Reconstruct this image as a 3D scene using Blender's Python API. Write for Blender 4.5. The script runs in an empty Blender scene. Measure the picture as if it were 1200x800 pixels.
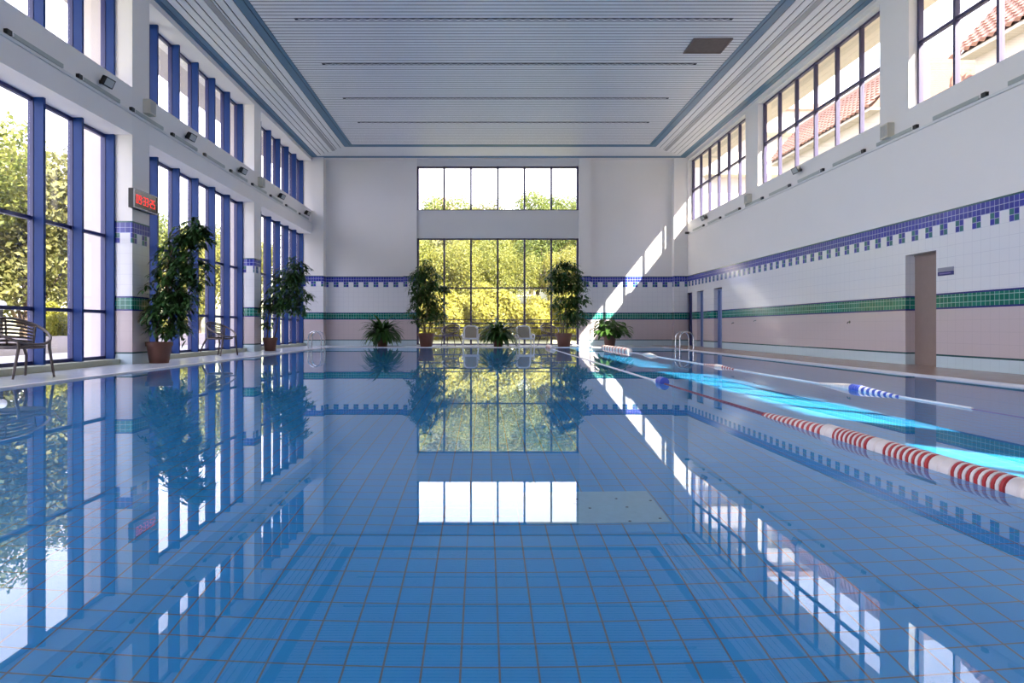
import bpy, math, random
from math import sin, cos, pi, sqrt, radians
from mathutils import Vector, Matrix, noise as mnoise

sc = bpy.context.scene
COL = sc.collection

# ---------------------------------------------------------------- helpers
class MB:
    """collects shapes, then links them as ONE mesh object"""
    def __init__(s):
        s.v = []; s.f = []; s.mi = []; s.m = 0
    def add(s, vs, fs):
        b = len(s.v); s.v += [tuple(p) for p in vs]
        s.f += [tuple(i + b for i in f) for f in fs]; s.mi += [s.m] * len(fs)
    def box(s, x0, x1, y0, y1, z0, z1):
        if x0 > x1: x0, x1 = x1, x0
        if y0 > y1: y0, y1 = y1, y0
        if z0 > z1: z0, z1 = z1, z0
        s.add([(x0,y0,z0),(x1,y0,z0),(x1,y1,z0),(x0,y1,z0),(x0,y0,z1),(x1,y0,z1),(x1,y1,z1),(x0,y1,z1)],
              [(0,3,2,1),(4,5,6,7),(0,1,5,4),(1,2,6,5),(2,3,7,6),(3,0,4,7)])
        return s
    def rbox(s, c, size, M=None):
        hx, hy, hz = [a/2 for a in size]
        M = M or Matrix()
        vs = [Vector(c) + M @ Vector((sx*hx, sy*hy, sz*hz)) for sz in (-1,1) for sx, sy in ((-1,-1),(1,-1),(1,1),(-1,1))]
        s.add(vs, [(0,3,2,1),(4,5,6,7),(0,1,5,4),(1,2,6,5),(2,3,7,6),(3,0,4,7)])
        return s
    def poly_prism(s, pts, z0, z1):
        n = len(pts)
        a = sum(pts[i][0]*pts[(i+1)%n][1]-pts[(i+1)%n][0]*pts[i][1] for i in range(n))
        if a < 0: pts = pts[::-1]
        s.add([(x,y,z0) for x,y in pts] + [(x,y,z1) for x,y in pts],
              [tuple(range(n-1,-1,-1)), tuple(range(n,2*n))] + [(i,(i+1)%n,n+(i+1)%n,n+i) for i in range(n)])
        return s
    def tube(s, pts, r, n=10, closed=False):
        pts = [Vector(p) for p in pts]; N = len(pts)
        rs = r if isinstance(r, (list, tuple)) else [r]*N
        up = None; rings = []
        for i, p in enumerate(pts):
            if closed: t = pts[(i+1)%N] - pts[i-1]
            else: t = pts[min(i+1,N-1)] - pts[max(i-1,0)]
            t.normalize()
            if up is None:
                up = Vector((0,0,1)) if abs(t.z) < .9 else Vector((1,0,0))
            a = t.cross(up).normalized(); up2 = a.cross(t).normalized(); up = up2
            rings.append([p + (a*cos(2*pi*k/n) + up2*sin(2*pi*k/n))*rs[i] for k in range(n)])
        vs = [q for rg in rings for q in rg]; fs = []
        for i in range(N if closed else N-1):
            j = (i+1) % N
            for k in range(n):
                k2 = (k+1) % n
                fs.append((i*n+k, i*n+k2, j*n+k2, j*n+k))
        if not closed:
            fs.append(tuple(range(n-1,-1,-1))); fs.append(tuple((N-1)*n+k for k in range(n)))
        s.add(vs, fs); return s
    def lathe(s, prof, c=(0,0,0), n=24, axis='z'):
        """prof: list of (r, h); closed ends get caps"""
        vs = []; fs = []
        for r, h in prof:
            for k in range(n):
                a = 2*pi*k/n
                if axis == 'z': vs.append((c[0]+r*cos(a), c[1]+r*sin(a), c[2]+h))
                elif axis == 'y': vs.append((c[0]+r*sin(a), c[1]+h, c[2]+r*cos(a)))
                else: vs.append((c[0]+h, c[1]+r*cos(a), c[2]+r*sin(a)))
        for i in range(len(prof)-1):
            for k in range(n):
                k2 = (k+1) % n
                fs.append((i*n+k, i*n+k2, (i+1)*n+k2, (i+1)*n+k))
        fs.append(tuple(range(n-1,-1,-1))); fs.append(tuple((len(prof)-1)*n+k for k in range(n)))
        s.add(vs, fs); return s
    def sphere(s, c, r, n=16, m=10):
        prof = [(max(r*sin(pi*i/m), r*.02), -r*cos(pi*i/m)) for i in range(m+1)]
        return s.lathe(prof, c, n)
    def build(s, name, mats, parent=None, smooth=False, loc=None):
        me = bpy.data.meshes.new(name)
        me.from_pydata(s.v, [], s.f)
        if not isinstance(mats, (list, tuple)): mats = [mats]
        for m in mats: me.materials.append(m)
        if len(mats) > 1: me.polygons.foreach_set('material_index', s.mi)
        if smooth:
            me.polygons.foreach_set('use_smooth', [True]*len(me.polygons))
            try: me.set_sharp_from_angle(angle=radians(40))
            except Exception: pass
        me.update()
        o = bpy.data.objects.new(name, me); COL.objects.link(o)
        if parent: o.parent = parent
        if loc: o.location = loc
        return o

def tag(o, label=None, cat=None, group=None, kind=None):
    if label: o['label'] = label
    if cat: o['category'] = cat
    if group: o['group'] = group
    if kind: o['kind'] = kind
    return o

def thing(name, label, cat, loc=(0,0,0), rz=0, group=None, kind=None):
    o = bpy.data.objects.new(name, None); COL.objects.link(o)
    o.empty_display_size = .2
    o.location = loc; o.rotation_euler = (0,0,rz)
    return tag(o, label, cat, group, kind)

def kids(o): return [c for c in bpy.data.objects if c.parent == o]

def copy_tree(o, parent=None):
    c = o.copy(); COL.objects.link(c); c.parent = parent
    for ch in kids(o): copy_tree(ch, c)
    return c

# ---------------------------------------------------------------- node helpers
class NX:
    """tiny expression layer over shader math nodes"""
    def __init__(s, T, sock): s.T = T; s.s = sock
    def _op(s, op, *a, rev=False):
        n = s.T.nodes.new('ShaderNodeMath'); n.operation = op
        ins = [s] + list(a)
        if rev: ins = ins[::-1]
        for i, x in enumerate(ins):
            if isinstance(x, NX): s.T.links.new(x.s, n.inputs[i])
            else: n.inputs[i].default_value = x
        return NX(s.T, n.outputs[0])
    def __add__(s, o): return s._op('ADD', o)
    __radd__ = __add__
    def __sub__(s, o): return s._op('SUBTRACT', o)
    def __rsub__(s, o): return s._op('SUBTRACT', o, rev=True)
    def __mul__(s, o): return s._op('MULTIPLY', o)
    __rmul__ = __mul__
    def __truediv__(s, o): return s._op('DIVIDE', o)
    def frac(s): return s._op('FRACT')
    def floor(s): return s._op('FLOOR')
    def abs(s): return s._op('ABSOLUTE')
    def lt(s, o): return s._op('LESS_THAN', o)
    def gt(s, o): return s._op('GREATER_THAN', o)
    def max(s, o): return s._op('MAXIMUM', o)
    def min(s, o): return s._op('MINIMUM', o)
    def pow(s, o): return s._op('POWER', o)
    def mod2(s): return s._op('FLOORED_MODULO', 2.0)

def newmat(name):
    m = bpy.data.materials.new(name); m.use_nodes = True
    T = m.node_tree; T.nodes.clear()
    out = T.nodes.new('ShaderNodeOutputMaterial')
    return m, T, out

def rgb(T, c):
    n = T.nodes.new('ShaderNodeRGB'); n.outputs[0].default_value = (*c, 1); return n.outputs[0]

def mixc(T, fac, a, b):
    n = T.nodes.new('ShaderNodeMix'); n.data_type = 'RGBA'
    f = n.inputs[0]
    if isinstance(fac, NX): T.links.new(fac.s, f)
    elif hasattr(fac, 'node'): T.links.new(fac, f)
    else: f.default_value = fac
    for x, i in ((a, 6), (b, 7)):
        if hasattr(x, 'node'): T.links.new(x, n.inputs[i])
        else: n.inputs[i].default_value = (*x, 1)
    return n.outputs[2]

def noise_fac(T, scale, detail=3, coord='Object'):
    tc = T.nodes.new('ShaderNodeTexCoord')
    n = T.nodes.new('ShaderNodeTexNoise'); n.inputs['Scale'].default_value = scale
    n.inputs['Detail'].default_value = detail
    T.links.new(tc.outputs[coord], n.inputs['Vector'])
    return NX(T, n.outputs[0])

def mat(name, c, rough=.5, metal=0, vary=.08, scale=6, spec=.5, emit=None, coat=0):
    m, T, out = newmat(name)
    b = T.nodes.new('ShaderNodeBsdfPrincipled')
    f = noise_fac(T, scale)
    dark = tuple(x*(1-vary) for x in c); lite = tuple(min(1, x*(1+vary)) for x in c)
    T.links.new(mixc(T, f, dark, lite), b.inputs['Base Color'])
    b.inputs['Roughness'].default_value = rough; b.inputs['Metallic'].default_value = metal
    b.inputs['Specular IOR Level'].default_value = spec
    b.inputs['Coat Weight'].default_value = coat
    if emit:
        b.inputs['Emission Color'].default_value = (*emit[0], 1); b.inputs['Emission Strength'].default_value = emit[1]
    T.links.new(b.outputs[0], out.inputs[0])
    return m

def geo_uvz(T):
    g = T.nodes.new('ShaderNodeNewGeometry')
    p = T.nodes.new('ShaderNodeSeparateXYZ'); T.links.new(g.outputs['Position'], p.inputs[0])
    n = T.nodes.new('ShaderNodeSeparateXYZ'); T.links.new(g.outputs['True Normal'], n.inputs[0])
    X, Y, Z = [NX(T, p.outputs[i]) for i in range(3)]
    nx, ny, nz = [NX(T, n.outputs[i]) for i in range(3)]
    return X, Y, Z, nx.abs(), ny.abs(), nz.abs()

def tile_wall_mat(name, paint):
    """pool-hall wall: painted plaster above, bands of glazed tile below"""
    m, T, out = newmat(name)
    X, Y, Z, nx, ny, nz = geo_uvz(T)
    side = nx.gt(.5)
    U = X*(1-side) + (Y+.07)*side + 40.0
    def line(c, size, w, off=0.0): return ((c+off)/size).frac().lt(w/size)
    big = line(U, .2, .006).max(line(Z, .2, .006, off=.07))        # 20 cm tile joints
    bigp = line(U, .2, .006).max(line(Z, .2, .006, off=-.03))
    sm = line(U, .1, .009).max(line(Z, .1, .009, off=-.03))
    checker = ((U/.1).floor() + (Z/.1 + .7).floor()).mod2().lt(.5)
    block = (U/.2).floor().mod2().lt(.5)
    nv = noise_fac(T, 1.3)
    WHITE = mixc(T, big*.55, (.76,.76,.79), (.50,.51,.58))
    PINK = mixc(T, bigp*.5, (.60,.51,.52), (.44,.38,.40))
    PALE = mixc(T, line(U, .2, .006)*.6, (.56,.68,.74), (.40,.50,.56))
    NAVY = (.018,.03,.19)
    cell = ((U/.1).floor()*12.9 + (Z/.1+.7).floor()*78.2)._op('SINE')*43758.5
    rnd = cell.frac()
    BLUE0 = mixc(T, rnd, (.025,.035,.27), (.05,.06,.38))
    BLUE = mixc(T, sm, BLUE0, (.40,.44,.68))
    GREEN0 = mixc(T, rnd, (.0,.12,.085), (.01,.20,.15))
    GREEN = mixc(T, sm, GREEN0, (.30,.55,.52))
    TEAL = mixc(T, sm, (.03,.15,.17), (.40,.44,.68))
    CHK = mixc(T, checker, BLUE, TEAL)
    BLK = mixc(T, block, WHITE, CHK)
    col = PALE
    for z, c in ((.20, (.03,.09,.10)), (.23, PINK), (1.03, NAVY), (1.06, GREEN), (1.28, NAVY), (1.31, WHITE),
                 (2.33, BLK), (2.53, BLUE), (2.73, (.03,.10,.11)), (2.76, None)):
        if c is None:
            c = mixc(T, nv, tuple(x*.96 for x in paint), paint)
        col = mixc(T, Z.gt(z), col, c)
    b = T.nodes.new('ShaderNodeBsdfPrincipled')
    T.links.new(col, b.inputs['Base Color'])
    tiled = Z.lt(2.76)
    rough = tiled*(-.42) + .6
    T.links.new(rough.s, b.inputs['Roughness'])
    T.links.new((tiled*.3+.2).s, b.inputs['Specular IOR Level'])
    T.links.new(b.outputs[0], out.inputs[0])
    return m

def floor_tile_mat(name, c1, c2, grout, size, gw, rough, ox=0, oy=0, spec=.5, vary=.5):
    m, T, out = newmat(name)
    X, Y, Z, nx, ny, nz = geo_uvz(T)
    up = nz.gt(.5); side = nx.gt(.5)
    U = (X+ox)*up + (1-up)*(X*(1-side) + Y*side) + 40.0
    V = (Y+oy)*up + (1-up)*Z + 40.0
    def line(c): return (c/size).frac().lt(gw/size)
    g = line(U).max(line(V))
    rnd = (((U/size).floor()*12.9 + (V/size).floor()*78.2)._op('SINE')*43758.5).frac()
    nf = noise_fac(T, .9)
    base = mixc(T, (rnd*vary + nf*(1-vary)), c1, c2)
    col = mixc(T, g, base, grout)
    b = T.nodes.new('ShaderNodeBsdfPrincipled')
    T.links.new(col, b.inputs['Base Color'])
    b.inputs['Roughness'].default_value = rough
    b.inputs['Specular IOR Level'].default_value = spec
    T.links.new(b.outputs[0], out.inputs[0])
    return m

def glass_mat(name, tint=(1,1,1), refl=1.0):
    m, T, out = newmat(name)
    lw = T.nodes.new('ShaderNodeLayerWeight'); lw.inputs['Blend'].default_value = .5
    # facing is symmetric for both sides of a pane
    f = NX(T, lw.outputs['Facing']).pow(5.0)*(.9*refl) + .04*refl
    tr = T.nodes.new('ShaderNodeBsdfTransparent'); tr.inputs[0].default_value = (*tint, 1)
    gl = T.nodes.new('ShaderNodeBsdfGlossy'); gl.inputs['Roughness'].default_value = .02
    gl.inputs['Color'].default_value = (1,1,1,1)
    mx = T.nodes.new('ShaderNodeMixShader')
    T.links.new(f.s, mx.inputs[0]); T.links.new(tr.outputs[0], mx.inputs[1]); T.links.new(gl.outputs[0], mx.inputs[2])
    T.links.new(mx.outputs[0], out.inputs[0])
    return m

def leaf_mat(name, c1, c2, c3, rough=.45, transl=.35):
    m, T, out = newmat(name)
    g = T.nodes.new('ShaderNodeNewGeometry')
    oi = T.nodes.new('ShaderNodeObjectInfo')
    r = NX(T, g.outputs['Random Per Island'])
    ro = NX(T, oi.outputs['Random'])
    col = mixc(T, r, c1, c2)
    col = mixc(T, (ro*.8)*r.pow(2.0)+ro*.25, col, c3)
    b = T.nodes.new('ShaderNodeBsdfPrincipled')
    T.links.new(col, b.inputs['Base Color']); b.inputs['Roughness'].default_value = rough
    b.inputs['Specular IOR Level'].default_value = .35
    t = T.nodes.new('ShaderNodeBsdfTranslucent'); T.links.new(col, t.inputs[0])
    mx = T.nodes.new('ShaderNodeMixShader'); mx.inputs[0].default_value = transl
    T.links.new(b.outputs[0], mx.inputs[1]); T.links.new(t.outputs[0], mx.inputs[2])
    T.links.new(mx.outputs[0], out.inputs[0])
    return m

# ---------------------------------------------------------------- materials
PAINT = (.82,.79,.775)
M = {}
M['wall'] = tile_wall_mat('wall_tiles_and_paint', PAINT)
M['paint'] = mat('white_paint', PAINT, .6, vary=.03, scale=1.2)
M['paint_backlit'] = mat('backlit_white_paint', (.66,.65,.66), .6, vary=.03, scale=1.2)  # white paint greyed: the far spandrel's backlit shade is put into the colour
M['slat'] = mat('ceiling_slat', (.77,.77,.79), .38, vary=.03, scale=2)
M['slatgap'] = mat('ceiling_gap', (.05,.055,.07), .8)
M['cblue'] = mat('ceiling_blue_trim', (.055,.165,.28), .4, vary=.05)
M['cgrey'] = mat('ceiling_grey_strip', (.36,.36,.38), .5)
M['fin'] = mat('blue_window_metal', (.004,.034,.17), .45, vary=.06, scale=2, spec=.25)
M['navy'] = mat('navy_window_metal', (.02,.025,.12), .4, vary=.06)
M['bronze'] = mat('dark_window_metal', (.055,.045,.11), .4, vary=.06)
M['glass'] = glass_mat('window_glass')
M['deck'] = floor_tile_mat('deck_tile_pale', (.47,.52,.60), (.56,.60,.67), (.38,.42,.48), .2, .005, .22)
M['deckr'] = floor_tile_mat('deck_tile_brown', (.37,.245,.20), (.45,.32,.27), (.28,.21,.19), .2, .006, .25)
M['coping'] = mat('pool_coping', (.78,.76,.78), .25, vary=.05, scale=3)
M['kerb'] = mat('window_kerb_tile', (.44,.46,.36), .4, vary=.12, scale=2)
M['pool'] = floor_tile_mat('pool_floor_tile', (.03,.345,.68), (.035,.385,.73), (.21,.19,.185), .128, .007, .3, ox=.013, oy=-.01, vary=.35)
M['poolw'] = floor_tile_mat('pool_wall_tile', (.08,.40,.72), (.10,.44,.76), (.30,.36,.42), .2, .006, .3)
M['steel'] = mat('stainless_steel', (.75,.75,.78), .18, 1, vary=.03)
M['black'] = mat('black_plastic', (.015,.015,.018), .4)
M['grey'] = mat('grey_plastic', (.42,.44,.44), .5)
M['batten'] = mat('batten_cover', (.40,.43,.41), .45)
M['ivory'] = mat('ivory_plastic', (.62,.58,.48), .5)
M['pvc'] = mat('white_pvc', (.70,.70,.70), .4)
M['terra'] = mat('terracotta_plastic', (.13,.05,.035), .5, vary=.15)
M['soil'] = mat('potting_soil', (.03,.02,.015), .95, vary=.4, scale=30)
M['bark'] = mat('bark', (.12,.085,.06), .85, vary=.3, scale=14)
M['barkg'] = mat('green_stem', (.10,.13,.05), .6, vary=.2)
M['ficus'] = leaf_mat('ficus_leaf', (.02,.065,.018), (.05,.13,.03), (.07,.16,.035), transl=.2)
M['strap'] = leaf_mat('strap_leaf', (.015,.06,.012), (.05,.13,.02), (.06,.14,.03), transl=.25)
M['broad'] = leaf_mat('broad_leaf', (.03,.09,.02), (.08,.17,.03), (.07,.15,.03), transl=.3)
M['tree1'] = leaf_mat('tree_leaf_yellow', (.14,.175,.03), (.31,.305,.06), (.36,.32,.07), transl=.45)
M['tree2'] = leaf_mat('tree_leaf_green', (.09,.135,.03), (.23,.26,.055), (.30,.30,.07), transl=.45)
M['tree3'] = leaf_mat('tree_leaf_olive', (.10,.115,.04), (.24,.235,.08), (.32,.28,.09), transl=.4)
M['shrub'] = leaf_mat('shrub_leaf', (.19,.21,.03), (.40,.37,.06), (.46,.40,.08), transl=.45)
M['chair'] = mat('brown_resin', (.10,.075,.07), .45, vary=.15)
M['wplast'] = mat('white_resin', (.72,.72,.74), .35, vary=.03)
M['mesh'] = mat('beige_sling', (.38,.34,.27), .8, vary=.15, scale=40)
M['red'] = mat('red_float', (.42,.03,.035), .35, vary=.15)
M['pinkf'] = mat('white_float', (.72,.66,.64), .35, vary=.08)
M['bluef'] = mat('blue_float', (.05,.09,.48), .35, vary=.1)
M['rope'] = mat('rope_white', (.75,.75,.76), .6)
M['ropered'] = mat('rope_red', (.17,.045,.09), .6)
M['ropepur'] = mat('rope_purple', (.22,.18,.42), .6)
M['led'] = mat('led_red', (.5,.01,.01), .5, emit=((1.0,.012,.006), .6))
M['ledface'] = mat('led_window', (.035,.008,.01), .15)
M['alu'] = mat('aluminium', (.32,.32,.34), .35, .8)
M['brown'] = mat('brown_door', (.26,.19,.17), .55, vary=.1)
M['doorblue'] = mat('blue_grey_door', (.20,.27,.50), .4, vary=.05)
M['doordark'] = mat('dark_blue_door', (.05,.06,.22), .4, vary=.05)
M['doorglass'] = mat('frosted_door_glass', (.36,.36,.40), .25, vary=.05)
M['signgrey'] = mat('sign_grey', (.26,.26,.33), .4)
M['signblue'] = mat('sign_blue', (.02,.02,.16), .4)
M['vent'] = mat('vent_brown', (.16,.12,.11), .6, vary=.25, scale=12)
M['slotd'] = mat('slot_dark', (.04,.045,.06), .7)
M['eave'] = mat('eave_boards', (.72,.63,.50), .7, vary=.05)
M['ground'] = mat('outdoor_ground', (.42,.42,.25), .9, vary=.2, scale=.5)
M['paving'] = mat('outdoor_paving', (.62,.60,.62), .8, vary=.12, scale=.9)
M['rooft'] = mat('roof_tiles', (.30,.155,.11), .8, vary=.25, scale=3)
M['rooft2'] = mat('roof_tiles_pale', (.42,.27,.21), .8, vary=.2, scale=2)
M['hwall'] = mat('house_render', (.50,.45,.38), .8, vary=.05, scale=.6)
M['hwall2'] = mat('house_render_white', (.55,.50,.49), .8, vary=.05, scale=.6)
M['hwin'] = mat('house_window', (.10,.12,.15), .2)
M['globe'] = mat('lamp_globe', (.85,.85,.86), .25)
M['patch'] = mat('pale_plaster_patch', (.30,.52,.62), .6, vary=.12, scale=25)
M['dots'] = mat('patch_fixings', (.03,.05,.08), .6)

# water: one still surface of real refracting glass-like water
m, T, out = newmat('pool_water')
gb = T.nodes.new('ShaderNodeBsdfGlass'); gb.inputs['IOR'].default_value = 1.333
gb.inputs['Roughness'].default_value = 0.0; gb.inputs['Color'].default_value = (.92,.97,1,1)
T.links.new(gb.outputs[0], out.inputs[0])
M['water'] = m

# ---------------------------------------------------------------- dimensions
XL, XLF, XLG = -6.76, -7.09, -7.28      # left pillar face, fin edge, glass
XR, XRG = 8.12, 8.31                    # right wall face, right glass
YF = 27.40                              # far wall (recessed panels)
YB = -8.2                               # wall behind the camera
ZC = 7.43                               # ceiling
PXL, PXR, PY0, PY1 = -5.58, 6.50, .25, 24.70
WZ = -.015
POOL_D = .9
CAMZ = .70

# ================================================================ SETTING
# floor (deck) around the pool
b = MB()
b.box(-7.45, PXL-.1, YB, 27.6, -.3, 0)
b.box(PXL-.1, PXR+.1, PY1+.1, 27.6, -.3, 0)
b.box(PXL-.1, PXR+.1, YB, PY0-.1, -.3, 0)
tag(b.build('floor', M['deck']), 'pale grey-blue tiled deck around the left side and far end of the pool', 'floor', kind='structure')
b = MB(); b.box(PXR+.1, 8.35, YB, 27.6, -.3, -.001)
tag(b.build('floor', M['deckr']), 'brown tiled walkway between the pool and the right wall', 'floor', kind='structure')
b = MB()
b.box(PXL-.1, PXL, PY0-.1, PY1+.1, -.2, .006); b.box(PXR, PXR+.1, PY0-.1, PY1+.1, -.2, .006)
b.box(PXL, PXR, PY1, PY1+.1, -.2, .006); b.box(PXL, PXR, PY0-.1, PY0, -.2, .006)
tag(b.build('trim_1', M['coping']), 'thin white coping strip edging the swimming pool', 'pool edge', kind='structure')
# basin
b = MB()
b.m = 0; b.box(PXL-.15, PXR+.15, PY0-.15, PY1+.15, WZ-POOL_D-.2, WZ-POOL_D)
b.m = 1
b.box(PXL-.15, PXL, PY0, PY1, WZ-POOL_D, -.2); b.box(PXR, PXR+.15, PY0, PY1, WZ-POOL_D, -.2)
b.box(PXL-.15, PXR+.15, PY1, PY1+.15, WZ-POOL_D, -.2); b.box(PXL-.15, PXR+.15, PY0-.15, PY0, WZ-POOL_D, -.2)
basin = tag(b.build('pool_basin_floor', [M['pool'], M['poolw']]), 'blue tiled pool bottom with brown grout lines under the water', 'pool floor', kind='structure')
me = MB(); me.add([(PXL,PY0,WZ),(PXR,PY0,WZ),(PXR,PY1,WZ),(PXL,PY1,WZ)], [(0,1,2,3)])
water = tag(me.build('pool_water', M['water'], smooth=True), 'still clear blue water filling the swimming pool', 'water', kind='structure')
# pale patch in the pool floor
pt = thing('floor_panel', 'pale grey rectangular panel with dark fixing dots set in the pool floor', 'floor panel', (.62, 3.67, WZ-POOL_D))
b = MB(); b.box(-.40, .32, -.25, .255, 0, .006); b.build('plate', M['patch'], pt)
b = MB(); rr = random.Random(4)
for (px, py) in ((-.1,.12),(.12,.12),(-.05,-.03),(.15,-.02),(.30,.08),(.12,-.23),(-.12,.05),(.28,-.2)):
    b.lathe([(.008,0),(.008,.004)], (px,py,.006), 8)
b.build('fixing', M['dots'], pt)

# ---- left wall
tag(MB().box(-7.6,-7.31,YB,27.6,-.3,.10).box(-7.6,-7.31,YB,27.6,7.28,7.9).build('wall_left', M['paint']),
    'white strip of left wall above and below the tall blue windows', 'wall', kind='structure')
PILL = [(-7.9,-7.2), (-.85,-.2), (6.15, 6.80), (13.16,13.83), (20.18,20.78)]
for i, (a, c) in enumerate(PILL):
    nm = ['well behind the camera','beside the camera','at the near end of the red clock bay','carrying the red digital clock','between the second and third left window bays'][i]
    tag(MB().box(-7.36, XL, a, c, 0, ZC+.3).build('wall_left_pillar', M['wall']), 'white pillar with tile bands on the left wall, '+nm, 'pillar', kind='structure')
b = MB()
for a, c in ((-7.2,-.85),(-.2,6.15),(6.80,13.16),(13.83,20.18),(20.78,26.95)):
    b.box(-7.36, XL, a, c, 4.42, 5.33)
tag(b.build('wall_left_beam', M['paint']), 'white horizontal beam along the left wall between lower and upper windows', 'beam', kind='structure')
b = MB()
for a, c in ((-7.2,-.85),(-.2,6.15),(6.80,13.16),(13.83,20.18),(20.78,26.95)):
    b.box(-7.305, XL-.0, a, c, 7.30, 7.9)
tag(b.build('trim_2', M['paint']), 'white soffit strip above the upper left windows', 'trim', kind='structure')
b = MB()
for a, c, o in ((-7.2,-.85,0),(-.2,6.15,0),(6.80,11.0,.08),(11.0,13.16,0),(13.83,20.18,0),(20.78,26.95,0)):
    b.box(-7.305, -6.99+o, a, c, 0, .10)
tag(b.build('trim_3', M['kerb']), 'low greenish tiled kerb under the left windows', 'kerb', kind='structure')

# ---- left windows: blue fins, navy rails, glass; one window per bay and storey
def left_window(n, a, c, z0, z1, rails, label):
    w = thing('window_%d' % n, label, 'window', (0,0,0), kind='structure')
    k = 6; st = (c-a)/k
    for i in range(k+1):
        y = a + i*st
        y0, y1 = (y, y+.05) if i == 0 else ((y-.05, y) if i == k else (y-.03, y+.03))
        MB().box(XLG+.03, XLF, y0, y1, z0, z1).build('mullion', M['fin'], w)
        MB().box(XLG-.06, XLG+.03, y0-.01 if i else y0, y1+.01 if i < k else y1, z0, z1).build('mullion_frame', M['navy'], w)
    b = MB()
    for z in [z0+.03, z1-.03] + rails:
        for i in range(k):
            b.box(XLG-.05, XLG+.02, a+i*st+.05, a+(i+1)*st-.05, z-.03, z+.03)
    b.build('rail', M['navy'], w)
    b = MB()
    for i in range(k):
        b.box(XLG-.03, XLG-.024, a+i*st+.045, a+(i+1)*st-.045, z0+.05, z1-.05)
    b.build('pane', M['glass'], w)
    return w
bays = [(-7.2,-.85,'bay behind the camera'),(-.2,6.15,'bay beside the camera'),(6.80,13.16,'nearest visible bay, left of the clock pillar'),(13.83,20.18,'bay just beyond the clock pillar'),(20.78,26.95,'bay next to the far wall')]
n = 1
for a, c, t in bays:
    left_window(n, a, c, .10, 4.42, [1.01, 2.47], 'tall lower window with blue fins on the left wall, '+t); n += 1
    left_window(n, a, c, 5.33, 7.30, [], 'upper window with blue fins on the left wall, '+t); n += 1
# exterior pilasters + left eave
b = MB()
for a, c in PILL: b.box(-7.70, -7.36, a, c+.02, -.1, 7.35)
tag(b.build('wall_left_pilaster', M['hwall2']), 'pale outer pilasters seen through the left windows', 'pilaster', kind='structure')
tag(MB().box(-8.55,-7.36,YB,28.4,7.36,7.6).build('roof_eave', M['hwall2']), 'pale eave over the outside of the upper left windows', 'eave', kind='structure')

# ---- right wall with door recesses and window openings
W_R = [(-7.35,-1.15),(-.2,6.0),(6.90,13.02),(13.97,20.17),(21.12,27.02)]
D_R = [(12.23,13.12,2.09,'brown'),(23.2,24.0,2.07,'b'),(25.15,25.9,2.07,'b'),(26.5,27.3,2.07,'g')]
b = MB()
ys = YB; T_ = .24
dz = sorted(D_R)
prev = YB
for d in dz:
    b.box(XR, XR+T_, prev, d[0], -.3, d[2]); prev = d[1]
b.box(XR, XR+T_, prev, 27.7, -.3, 2.07)
for a, c, z in ((YB,12.23,2.09),):
    pass
b.box(XR, XR+T_, YB, 27.7, 2.09, 4.88)
for d in dz:
    if d[2] < 2.09: b.box(XR, XR+T_, d[0], d[1], d[2], 2.09)
b.box(XR, XR+T_, 13.12, 27.7, 2.07, 2.0901)
prev = YB
for a, c in W_R:
    b.box(XR, XR+T_, prev, a, 4.88, 7.32); prev = c
b.box(XR, XR+T_, prev, 27.7, 4.88, 7.32)
b.box(XR, XR+T_, YB, 27.7, 7.32, 7.9)
tag(b.build('wall_right', M['wall']), 'right wall, white above with blue, green and pink tile bands below', 'wall', kind='structure')
tag(MB().box(XR+T_, XR+T_+.1, YB, 27.7, -.3, 4.8).build('wall_right_backing', M['paint']), 'plain back of the right wall behind the doors', 'wall', kind='structure')

wl = ['right upper window behind the camera','right upper window beside the camera','right upper window nearest the camera, cut by the right photo edge','middle right upper window with terracotta roof outside','right upper window next to the far wall']
for (a, c), t in zip(W_R, wl):
    w = thing('window_%d' % n, 'clerestory '+t, 'window', kind='structure'); n += 1
    k = 6; st = (c-a)/k
    for i in range(k+1):
        y = a+i*st
        y0, y1 = (y, y+.06) if i == 0 else ((y-.06, y) if i == k else (y-.03, y+.03))
        MB().box(XRG-.03, XRG+.06, y0, y1, 4.88, 7.32).build('mullion', M['bronze'], w)
    b = MB()
    for z in (4.905, 6.12, 7.295):
        for i in range(k): b.box(XRG-.025, XRG+.055, a+i*st+.03, a+(i+1)*st-.03, z-.03, z+.03)
    b.build('rail', M['bronze'], w)
    b = MB()
    for i in range(k): b.box(XRG+.01, XRG+.016, a+i*st+.03, a+(i+1)*st-.03, 4.93, 7.27)
    b.build('pane', M['glass'], w)

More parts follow.
